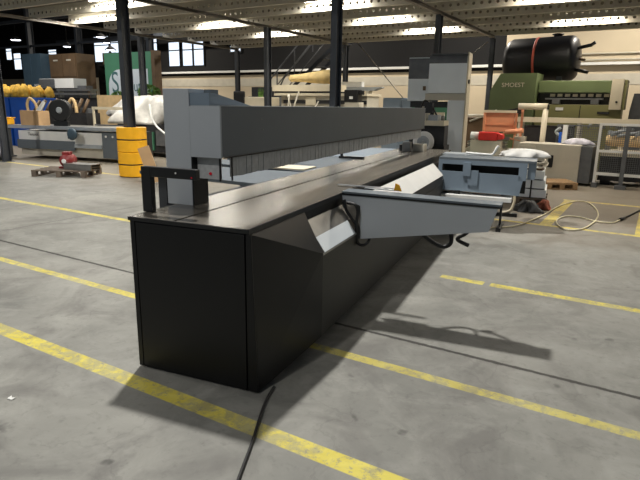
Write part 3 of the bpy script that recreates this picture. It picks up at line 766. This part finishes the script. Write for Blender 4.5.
for a, b_ in (((0, 0, 0), (.7, .2, 2.05)), ((.1, .1, 0), (.35, .15, 1.95)), ((.95, 0, 0), (.25, .2, 1.95)), ((.5, .1, 0), (1.35, .4, 1.75))):
    MB().cyl(a, b_, .025, n=8).build('strut', 'creamdark', rb)
cx = thing('cream_box', 'cream box with a small green plant on top, left of the cream machine', 'box', (-11.75, 15.2, 0))
MB().box(-.55, .5, 0, .6, 0, 1.85).build('box_body', 'cream', cx, bevel=.02)
mb = MB()
for i in range(9): mb.hull([(-.1+.02*i, .2, 1.85), (-.08+.02*i, .2, 1.85), (-.09+.035*i-.05, .22, 2.15+.03*(i % 4)), (-.09+.02*i, .24, 1.85)])
mb.build('plant', 'leaf', cx)
gt = thing('grey_machine_head', 'dark grey machine head behind the cream box', 'machine', (-13.3, 17.3, 0))
MB().box(-.5, .9, 0, .6, 0, 1.9).build('machine_body', 'motorgrey', gt); MB().box(-.3, .75, -.05, .5, 1.9, 2.25).build('head', 'darkmachine', gt)
bk = thing('black_office_chair', 'black padded chair back beside the cream box', 'chair', (-12.75, 15.2, 0))
MB().cyl((0, 0, .08), (0, 0, 1.25), .04, n=10).build('stem', 'black', bk)
for i in range(5):
    a = 2*PI*i/5; MB().box(0, .32, -.03, .03, 0, .07, Matrix.Rotation(a, 4, 'Z')).build('foot', 'black', bk)
MB().box(-.25, .25, -.25, .22, 1.25, 1.36).build('seat', 'rubber', bk, bevel=.03)
MB().box(-.24, .26, .22, .30, 1.37, 2.05).build('backrest', 'rubber', bk, bevel=.04)
ls = thing('long_metal_extrusion', 'long pale metal profile behind the middle column on a support', 'metal profile', (-9.0, 17.3, 0))
MB().box(-1.3, .55, 0, .3, 2.12, 2.24).prism([(.55, 2.12), (.85, 2.22), (.85, 2.25), (.55, 2.24)], 0, .3, 'y').build('profile', 'greyplastic', ls)
MB().box(-1.2, -1.1, 0, .3, 0, 2.12).box(.3, .4, 0, .3, 0, 2.12).build('support', 'creamdark', ls)
MB().box(-1.0, .1, .05, .25, 2.25, 2.42).build('bundle', 'white', ls)
MB().box(-.9, 1.9, -.02, -.001, 1.52, 1.56).build('trim_strip', 'steel', cm)
MB().box(.0, .4, -.06, -.03, 1.60, 1.9).build('control_box', 'cream', cm)
MB().tube([(1.2, -.12, 2.0), (1.3, -.16, 1.8), (1.5, -.14, 1.7), (1.7, -.1, 1.95)], .02).build('air_hose', 'rubber', cm)
bm_ = thing('black_drill_unit', 'small black machine unit below the pale metal profile', 'machine', (-8.35, 15.65, 0))
MB().box(-.26, .26, 0, .3, 0, 1.72).build('stand', 'creamdark', bm_)
MB().box(-.28, .2, -.02, .3, 1.72, 2.1).box(.2, .34, .05, .2, 1.95, 2.08).build('unit', 'rubber', bm_, bevel=.02)
MB().box(-.08, .04, -.04, -.02, 1.82, 1.9).build('label_plate', 'white', bm_)
gl = thing('blue_grey_cabinet', 'low blue grey cabinet just left of the drilling machine, behind the beam end', 'cabinet', (-6.1, 14.2, 0))
MB().box(-.5, .05, 0, .6, 0, 1.84).box(.06, .55, 0, .6, 0, 1.80).build('cabinet_body', 'bluegrey', gl)
MB().box(-.45, .0, -.02, -.001, .3, 1.75).build('door', 'bluegrey', gl)

# drilling machine with overhead column
dm = thing('column_drilling_machine', 'tall pale grey drilling machine with boxy head beyond the saw', 'drilling machine', (-3.49, 10.6, 0), R(9))
MB().box(-.06, .26, -.02, .42, .15, 1.78).build('machine_column', 'lightblue', dm, bevel=.005)
MB().box(.262, .285, -.02, .42, .15, 2.62).build('side_cover', 'cream', dm)
MB().box(-.45, .26, -.05, .42, 1.87, 2.56).build('head', 'lightblue', dm, bevel=.006)
MB().box(-.44, .26, -.04, .42, 2.57, 2.60).box(-.45, .26, -.054, -.051, 2.42, 2.56).build('top_cover', 'motorgrey', dm)
MB().box(-.86, -.452, .0, .40, 1.72, 2.54).build('motor_housing', 'lightblue', dm, bevel=.006)
MB().box(-.86, -.46, -.004, -.001, 2.14, 2.52).build('grey_panel', 'motorgrey', dm)
MB().box(-.50, .26, -.03, .40, 1.74, 1.865).build('lower_housing', 'creamdark', dm)
MB().box(-.80, .0, .02, .35, 1.60, 1.715).box(-.7, -.5, .0, .2, 1.52, 1.6).build('drill_carriage', 'darkmachine', dm)
MB().cyl((-.38, .15, 1.60), (-.38, .15, 1.36), .04).build('spindle', 'black', dm)
MB().cyl((.287, .1, 2.09), (.31, .1, 2.09), .04, n=12).build('knob', 'black', dm)
MB().box(-.55, -.50, -.06, -.02, 1.92, 2.0).build('handle', 'brown', dm)
MB().box(-.2, .40, -.2, .6, 0, .15).build('foot', 'motorgrey', dm)

# wheel carriage beyond the saw
wm = thing('grinding_wheel_carriage', 'carriage with a white spoked wheel under the drilling machine head', 'machine', (-3.62, 9.62, 0), R(9))
MB().box(-.3, .36, .05, .6, 0, .92).build('base', 'darkmachine', wm)
MB().lathe([(.05, 0), (.12, .01), (.165, .0), (.19, .02), (.19, .07), (.15, .08)], (-.0, .0, .99), (0, -1, 0), 28).build('wheel', 'white', wm)
MB().lathe([(.03, .08), (.1, .085), (.13, .07), (.13, .0)], (0, .0, .99), (0, -1, 0), 20).build('wheel_hub', 'greyplastic', wm)
MB().box(-.25, .34, .0, .5, 1.28, 1.37).build('carriage_plate', 'cream', wm)
MB().box(-.3, .34, .1, .5, .92, 1.28).build('gear_housing', 'darkmachine', wm)
MB().box(-.27, -.14, .05, .3, 1.371, 1.48).box(-.1, .0, .1, .3, 1.371, 1.62).build('bracket', 'creamdark', wm)
MB().box(.05, .22, .0, .35, 1.371, 1.47).build('drive_unit', 'greyplastic', wm)
MB().box(-.02, .12, -.04, .1, 1.50, 1.68).build('black_clamp', 'rubber', wm)
for xx in (-.22, .12, .28): MB().cyl((xx, .2, 1.371), (xx, .2, 1.46), .035, n=12).build('bolt', 'steel', wm)
MB().tube([(-.1, .05, 1.60), (-.02, -.02, 1.72), (.1, .02, 1.62), (.2, .05, 1.45)], .015).build('cable', 'rubber', wm)
gn = thing('green_machine', 'green machine body seen under the drilling machine head', 'machine', (-4.75, 11.6, 0), R(5))
MB().box(.05, .95, 0, .6, .1, 1.64).build('machine_body', 'banner', gn, bevel=.02)
MB().box(.1, .9, .1, .5, 0, .1).build('foot', 'black', gn)
MB().box(.2, .8, -.1, -.001, 1.2, 1.5).build('cover_plate', 'cream', gn)

# ------------------------------------------------------------------ right side
# green press
gp = thing('green_press', 'large green press with cream end plate along the back wall', 'press', (-3.8, 17.2, 0))
MB().prism([(-.64, 0), (.60, 0), (.66, 2.60), (-.36, 2.60), (-.62, 2.12)], -.2, .8, 'y').build('left_housing', 'green', gp)
text('lettering', 'SMOEST', .17, 'cream', gp, (.02, -.206, 2.27), (PI/2, 0, 0), sx=1.05)
MB().box(.67, 2.56, .1, .8, 2.06, 2.40).build('press_hood', 'green', gp, bevel=.02)
MB().box(.67, 2.56, .25, .8, 1.75, 2.06).build('press_gap', 'darkmachine', gp)
for i in range(8): MB().box(1.0+.2*i, 1.13+.2*i, .2, .25, 1.96, 2.04).build('pressure_pad', 'cream', gp)
MB().box(.9, 2.4, .05, .2, 1.88, 1.92).box(1.1, 1.3, .0, .2, 1.76, 1.88).box(2.1, 2.3, .0, .2, 1.76, 1.88).build('feed_bar', 'steel', gp)
MB().box(2.57, 2.86, -.05, .85, 1.62, 2.42).build('end_plate', 'cream', gp)
MB().box(2.87, 2.94, -.03, .85, 1.62, 2.40).build('end_rim', 'olive', gp)
MB().cyl((2.74, -.052, 1.82), (2.74, -.06, 1.82), .03).build('bolt', 'black', gp)
lbod = MB().box(.67, 2.88, .0, .9, .0, 1.74).build('lower_body', 'olive', gp)
MB().box(1.85, 1.87, -.01, -.001, 1.2, 1.72).build('seam', 'black', lbod)
MB().box(1.22, 1.42, -.012, -.001, 1.58, 1.66).build('label_plate', 'white', lbod)
MB().box(2.3, 2.6, -.012, -.001, 1.50, 1.56).build('name_plate', 'darkmachine', lbod)
# tank on its stand
tk = thing('black_tank', 'large black horizontal pressure tank with a red strap above the green press', 'tank', (-3.35, 18.9, 0))
MB().lathe([(.02, -1.2), (.3, -1.18), (.5, -1.13), (.62, -1.04), (.67, -.92), (.67, .78), (.65, .86), (.56, .96), (.35, 1.03), (.02, 1.06)], (0, 0, 3.10), (1, -.06, .02), 40).build('tank_body', 'tank', tk)
MB().lathe([(.673, -.2), (.68, -.2), (.68, -.13), (.673, -.13)], (0, 0, 3.10), (1, -.06, .02), 40).build('strap', 'redstrap', tk)
MB().cyl((.35, -.02, 3.74), (.35, -.02, 3.82), .13).cyl((.35, -.02, 3.82), (.35, -.02, 3.85), .17).build('manhole', 'tank', tk)
MB().tube([(.95, -.3, 3.38), (1.35, -.4, 3.45), (1.45, -.42, 3.52)], .05, 8, 1).build('pipe', 'tank', tk)
MB().tube([(1.0, -.1, 3.1), (1.2, -.3, 3.05)], .04, 8, 1).build('valve', 'brown', tk)
MB().tube([(.95, -.3, 2.78), (1.35, -.4, 2.68)], .05, 8, 1).build('pipe', 'tank', tk)
MB().box(-.9, -.75, -.45, .45, 0, 2.62).box(.5, .65, -.45, .45, 0, 2.62).box(-.9, .65, -.05, .05, 1.5, 1.6).build('stand', 'column', tk)
rg = thing('grey_column_machine', 'grey upright machine at the right photo edge beside the green press', 'machine', (-.15, 17.3, 0))
MB().prism([(-.62, 0), (.8, 0), (.8, 2.05), (-.52, 2.05), (-.58, 1.6)], 0, .8, 'y').build('machine_body', 'motorgrey', rg)
MB().box(-.25, .1, -.05, -.001, 1.2, 1.95).build('dark_panel', 'darkmachine', rg)
MB().cyl((-.1, -.06, 1.8), (-.1, -.1, 1.8), .06).cyl((-.1, -.06, 1.5), (-.1, -.1, 1.5), .06).build('knob', 'red', rg)
# beige cabinet machine
bg = thing('beige_cabinet', 'beige sheet metal cabinet behind the light wooden pallet', 'cabinet', (-1.9, 13.0, 0), R(-3))
MB().box(-.75, .55, 0, .7, .06, .86).build('cabinet_body', 'creamdark', bg, bevel=.01)
MB().box(.556, .78, .02, .7, .06, .84).build('side_section', 'motorgrey', bg)
MB().box(-.7, .5, .05, .65, 0, .06).build('plinth', 'black', bg)
MB().box(-.30, -.18, -.015, -.001, .36, .64).box(-.08, .02, -.015, -.001, .36, .62).build('vent_slot', 'black', bg)
MB().box(-.70, -.38, -.02, -.001, .1, .80).build('door', 'creamdark', bg)
# pipe arm
pa = thing('pipe_arm', 'thick cream pipe bent into an arm above the beige cabinet', 'pipe', (-2.35, 13.85, 0))
MB().cyl((.06, 0, 0), (.06, 0, 1.62), .062).cyl((-.55, 0, 1.66), (.10, 0, 1.66), .075).build('pipe', 'cream', pa)
MB().cyl((.10, 0, 1.66), (.13, -.0, 1.66), .065).build('pipe_opening', 'black', pa)
MB().box(-.05, .17, -.1, .1, 0, .03).build('foot', 'creamdark', pa)
bt = thing('blue_grey_lever_column', 'slim white and blue upright lever unit in front of the mesh fence', 'machine part', (-1.80, 13.74, 0))
MB().box(-.05, .05, -.03, .05, .0, 1.26).build('upright', 'white', bt)
MB().box(-.12, -.065, -.03, .03, .85, 1.1).build('blue_cover', 'blue', bt)
MB().tube([(-.05, 0, 1.0), (-.2, 0, 1.1), (-.1, 0, 1.2)], .03).build('lever', 'greyplastic', bt)
# conveyor rails behind
cr = thing('cream_rail_conveyor', 'long cream rail conveyor running behind the beige cabinet and fence', 'conveyor', (-1.5, 14.9, 0))
MB().box(-1.7, 3.2, 0, .08, 1.28, 1.40).box(-1.7, 3.2, .5, .58, 1.28, 1.40).build('rail', 'cream', cr)
for xx in (-1.6, -.2, 1.2, 2.8): MB().box(xx, xx+.07, .02, .55, 0, 1.28).build('leg', 'creamdark', cr)
mb = MB()
rnd = random.Random(5)
for i in range(26):
    xx = -.2+.12*i; mb.cyl((xx, .1, 1.30+rnd.uniform(-.12, .06)), (xx+rnd.uniform(-.1, .25), .45, 1.30+rnd.uniform(-.14, .05)), .03, n=8)
mb.build('roller', 'greyplastic', cr)
MB().box(-1.45, -.3, .1, .5, .4, 1.2).build('dark_drive_box', 'darkmachine', cr)
MB().hull([(-2.2, .0, 1.5), (-1.2, -.1, 1.72), (-1.3, .3, 1.72), (-2.2, .3, 1.46), (-1.7, 0, 1.38)]).build('dark_cover', 'darkmachine', cr)
# fence enclosure
fe = thing('mesh_fence', 'white framed dark wire mesh safety fence at the right photo edge', 'fence', (-1.05, 13.0, 0), R(-3))
F = MB()
F.box(0, .05, 0, .05, .1, 1.34).box(1.05, 1.10, -.03, .05, .12, 1.34).box(.05, 1.6, 0, .05, 1.29, 1.34).box(.05, 1.05, 0, .05, .26, .32).box(.05, 1.05, 0, .05, .74, .79)
F.build('frame', 'white', fe)
W = MB()
for i in range(26): xx = .06+.04*i; W.box(xx, xx+.008, .02, .028, .32, 1.29)
for i in range(24): zz = .34+.04*i; W.box(.05, 1.05, .012, .02, zz, zz+.008)
W.build('wire_mesh', 'motorgrey', fe)
MB().box(.50, .58, -.05, -.001, .08, 1.29).build('post', 'motorgrey', fe)
MB().box(.44, .64, -.12, .1, 0, .08).build('foot', 'motorgrey', fe)
MB().box(0, .1, -.1, .12, 0, .1).build('foot', 'motorgrey', fe)
MB().box(1.02, 1.14, -.1, .12, 0, .12).build('foot', 'motorgrey', fe)
F2 = thing('mesh_fence', 'dark wire mesh guard behind the beige cabinet, left of the white framed fence', 'fence', (-2.0, 13.85, 0))
MB().box(0, .9, 0, .03, .9, .93).box(0, .9, 0, .03, 1.24, 1.27).box(0, .03, 0, .03, 0, 1.24).box(.87, .9, 0, .03, 0, 1.24).build('frame', 'motorgrey', F2)
W = MB()
for i in range(20): xx = .04+.042*i; W.box(xx, xx+.01, .01, .02, .6, 1.24)
for i in range(12): zz = .62+.05*i; W.box(.03, .87, .02, .03, zz, zz+.01)
W.build('wire_mesh', 'motorgrey', F2)
# machine inside the fence
mi = thing('fenced_machine', 'grey machine with tan belts inside the mesh fence', 'machine', (-.45, 13.5, 0))
MB().box(-.55, 1.3, 0, .7, .1, .62).build('machine_body', 'darkmachine', mi)
MB().box(-.55, 1.3, -.02, .7, .63, .74).build('white_bar', 'cream', mi)
MB().lathe([(.1, 0), (.12, .05), (.12, 1.2), (.1, 1.3)], (-.5, .3, .95), (1, 0, 0), 16).build('belt_roll', 'lightwood', mi)
MB().box(-.5, -.4, .25, .35, .74, .9).box(.6, .7, .25, .35, .74, .9).build('roll_support', 'steel', mi)
mb = MB()
for i in range(14): a = rnd.uniform(-.5, .9); mb.cyl((a, .1, 1.06+rnd.uniform(0, .1)), (a+rnd.uniform(.1, .4), .5, 1.06+rnd.uniform(0, .16)), .03, n=8)
mb.build('steel_linkage', 'greyplastic', mi)
MB().box(-.5, -.3, .1, .6, 0, .1).box(.9, 1.1, .1, .6, 0, .1).build('foot', 'black', mi)
# crumpled grey film bag on conveyor
heap('crumpled_film', 'crumpled pale film lying on the beige cabinet', 'plastic film', (-1.45, 13.35, .865), .30, .18, .13, 'purplewrap', 9)
# orange and red machine
om = thing('orange_machine', 'salmon orange frame machine left of the cream pipe arm', 'machine', (-3.45, 13.9, 0), R(4))
MB().box(-.65, .75, 0, .7, .1, .62).build('machine_base', 'creamdark', om)
MB().box(-.6, .7, .1, .6, 0, .1).build('foot', 'black', om)
MB().box(-.25, .45, .1, .14, 1.05, 1.50).build('orange_panel', 'orange', om)
MB().box(-.28, .48, .05, .2, 1.50, 1.56).build('top_plate', 'cream', om)
for xx in (-.28, .47, .6): MB().box(xx, xx+.05, .05, .12, .62, 1.50 if xx < .5 else 1.62).build('frame_post', 'orange', om)
MB().box(-.55, .4, -.05, .05, .85, .93).box(-.55, .2, -.05, .05, .67, .74).build('feed_rail', 'steel', om)
MB().cyl((.3, -.05, 1.05), (.7, -.1, 1.1), .06).build('orange_roll', 'orange', om)
for q in range(4): MB().box(-.62, .30, .0, .45, .621+.05*q, .645+.05*q).build('steel_sheet', 'steel' if q % 2 else 'creamdark', om)
MB().box(.50, .75, .0, .3, .62, .95).build('side_box', 'creamdark', om)
MB().cyl((-.2, .02, 1.0), (.65, .02, .85), .022).cyl((-.25, .03, .86), (.6, .03, 1.12), .022).build('cross_rod', 'orange', om)
MB().box(-.24, .44, .08, .1, 1.20, 1.23).build('panel_ridge', 'orange', om)
mo2 = thing('red_motor_unit', 'bright red motor unit in front of the orange machine', 'motor', (-3.6, 13.2, 0), R(4))
MB().box(-.02, .40, 0, .3, .86, 1.06).prism([(.40, .88), (.54, .90), (.54, 1.0), (.40, 1.05)], .02, .28, 'y').build('motor_body', 'red', mo2, bevel=.02)
MB().cyl((-.22, .15, .96), (-.02, .15, .96), .09).build('motor_end', 'white', mo2)
MB().box(-.2, .5, .02, .28, .0, .858).build('stand', 'creamdark', mo2)
wc = thing('grey_box_machine', 'brown grey machine bed between drilling machine column and orange machine', 'machine', (-4.05, 15.3, 0))
MB().box(-.9, .35, 0, .8, 0, 1.35).build('machine_bed', 'brown', wc)
MB().cyl((-.4, -.05, 1.25), (.3, -.05, 1.55), .03).cyl((-.7, -.05, 1.4), (.3, -.05, 1.42), .04).build('rod', 'creamdark', wc)
# white sack on the far table, strip of film
heap('white_sack', 'white sack lying on the far side table of the saw', 'sack', (-1.55, 8.0, .956), .32, .18, .11, 'tarp', 21, R(8), .13)
tag(MB().tube([(-2.28, 7.75, .985), (-2.0, 7.78, .975), (-1.92, 7.8, .98), (-1.87, 7.8, 1.07), (-1.85, 7.8, 1.1)], .016).build('white_bent_strip', 'white'),
    'bent white strip on the far side table left of the white sack', 'strip')
# strapped packages
base = thing('package_pallet', 'wooden pallet carrying the strapped white packages', 'pallet', (-1.98, 10.15, 0), R(8))
for yy in (-.45, -.1, .25): MB().box(-.5, .48, yy, yy+.14, .10, .125).build('deck_board', 'oldwood', base)
for xx in (-.5, -.05, .38): MB().box(xx, xx+.1, -.45, .40, 0, .10).build('bearer', 'oldwood', base)
for i, (z, l) in enumerate(((.126, 'lowest'), (.281, 'middle'), (.436, 'topmost'))):
    t = thing('strapped_package', 'pale blue white strapped package, %s of the stack beyond the far side table' % l, 'package', (-1.98, 10.15, z), R(8), 'strapped packages')
    MB().box(-.5, .46-.03*i, -.42, .38, 0, .15).build('package_body', 'lightblue', t, bevel=.006)
    MB().box(.2, .225, -.424, -.4205, 0, .15).box(-.2, -.175, -.424, -.4205, 0, .15).box(-.5, .46-.03*i, -.424, -.4205, 0, .012).build('strap', 'black', t)
co = thing('coiled_wire', 'tangled dull wire coil on top of the strapped packages', 'wire coil', (-1.70, 10.0, .588))
mb = MB()
for j in range(7):
    ph = rnd.uniform(0, 6); rr = rnd.uniform(.1, .18); ti = rnd.uniform(-.5, .5)
    mb.tube([(rr*math.cos(a+ph), rr*math.sin(a+ph), .1+.06*math.sin(a+ph)*ti*2+.01*j) for a in [2*PI*i/14 for i in range(15)]], .012, 6, 2)
mb.build('wire', 'creamdark', co); MB().box(-.12, .12, -.12, .12, 0, .03).build('tie_plate', 'brown', co)
# debris on the floor
heap('grey_plastic_bag', 'crumpled grey plastic bag on the floor right of the packages', 'bag', (-1.60, 9.15, 0), .17, .16, .17, 'motorgrey', 11, 0, .3)
heap('red_white_rag', 'red and white crumpled rag on the floor beside the grey bag', 'rag', (-1.42, 9.48, 0), .09, .12, .16, mat('red_white_cloth', (176, 104, 84), .8, 0, .5, 14), 12, 0, .2)
st2 = thing('hooked_stand', 'black and cream hooked stand under the end of the near side table', 'stand', (-1.95, 8.5, 0), R(8))
MB().box(-.35, .30, -.05, .05, 0, .05).build('foot', 'black', st2)
MB().tube([(-.22, 0, .05), (-.18, 0, .25), (-.08, 0, .36), (.0, 0, .38)], .03).build('post', 'creamdark', st2)
MB().hull([(-.16, -.03, .36), (.12, -.03, .46), (.10, .03, .38), (-.2, .03, .30)]).build('head', 'black', st2)
MB().tube([(.08, 0, .05), (.2, 0, .1), (.24, 0, .28), (.17, 0, .38)], .02).build('hook', 'cream', st2)
# light pallets
pallet('light wooden pallet on the floor in front of the beige cabinet', -1.68, 12.42, R(-62), 'wood', .7, .62, 6)
# hose
H = [(-2.0, 7.35), (-1.72, 7.50), (-1.5, 7.85), (-1.34, 8.8), (-1.26, 9.8), (-1.1, 10.55), (-.88, 10.6), (-.66, 9.8), (-.60, 9.0), (-.68, 8.2), (-.86, 7.95), (-1.02, 8.2), (-1.09, 8.6), (-1.02, 8.98), (-.83, 9.02), (-.58, 8.82), (-.38, 8.86), (-.30, 9.15)]
hz = [.014]*len(H)
hs = thing('coiled_hose', 'cream hose looping across the floor to the right beyond the saw', 'hose', (0, 0, 0))
MB().tube([(x_, y_, z) for (x_, y_), z in zip(H, hz)], .011, 8, 8).build('hose_line', 'hose', hs)
MB().cyl((-.30, 9.15, .016), (-.25, 9.35, .016), .026).build('coupling', 'black', hs)
MB().tube([(-.25, 9.35, .016), (-.18, 9.7, .016), (-.08, 10.2, .016), (.0, 10.5, .016)], .013).build('hose_end', 'rubber', hs)

# ------------------------------------------------------------------ light of the place
w = bpy.data.worlds.new('world'); w.use_nodes = True; bpy.context.scene.world = w
w.node_tree.nodes['Background'].inputs[0].default_value = (.80, .90, 1.0, 1)
w.node_tree.nodes['Background'].inputs[1].default_value = .17

# ------------------------------------------------------------------ camera
cam = bpy.data.cameras.new('camera'); co_ = bpy.data.objects.new('camera', cam); C.objects.link(co_)
cam.sensor_fit = 'HORIZONTAL'; cam.sensor_width = 36; cam.lens = 36*545/640; cam.clip_end = 200
yaw, pitch, roll = R(31.1), R(13.85), R(.95)
fwd = Vector((-math.sin(yaw)*math.cos(pitch), math.cos(yaw)*math.cos(pitch), -math.sin(pitch)))
rt = Vector((math.cos(yaw), math.sin(yaw), 0)); up = rt.cross(fwd)
r_ = rt*math.cos(roll)+up*math.sin(roll); u_ = -rt*math.sin(roll)+up*math.cos(roll)
mw = Matrix((r_, u_, -fwd)).transposed().to_4x4(); mw.translation = (0, 0, 1.6)
co_.matrix_world = mw
S = bpy.context.scene; S.camera = co_
S.view_settings.view_transform = 'Standard'; S.view_settings.look = 'None'; S.view_settings.gamma = 1; S.view_settings.exposure = 0
S.view_settings.use_curve_mapping = False
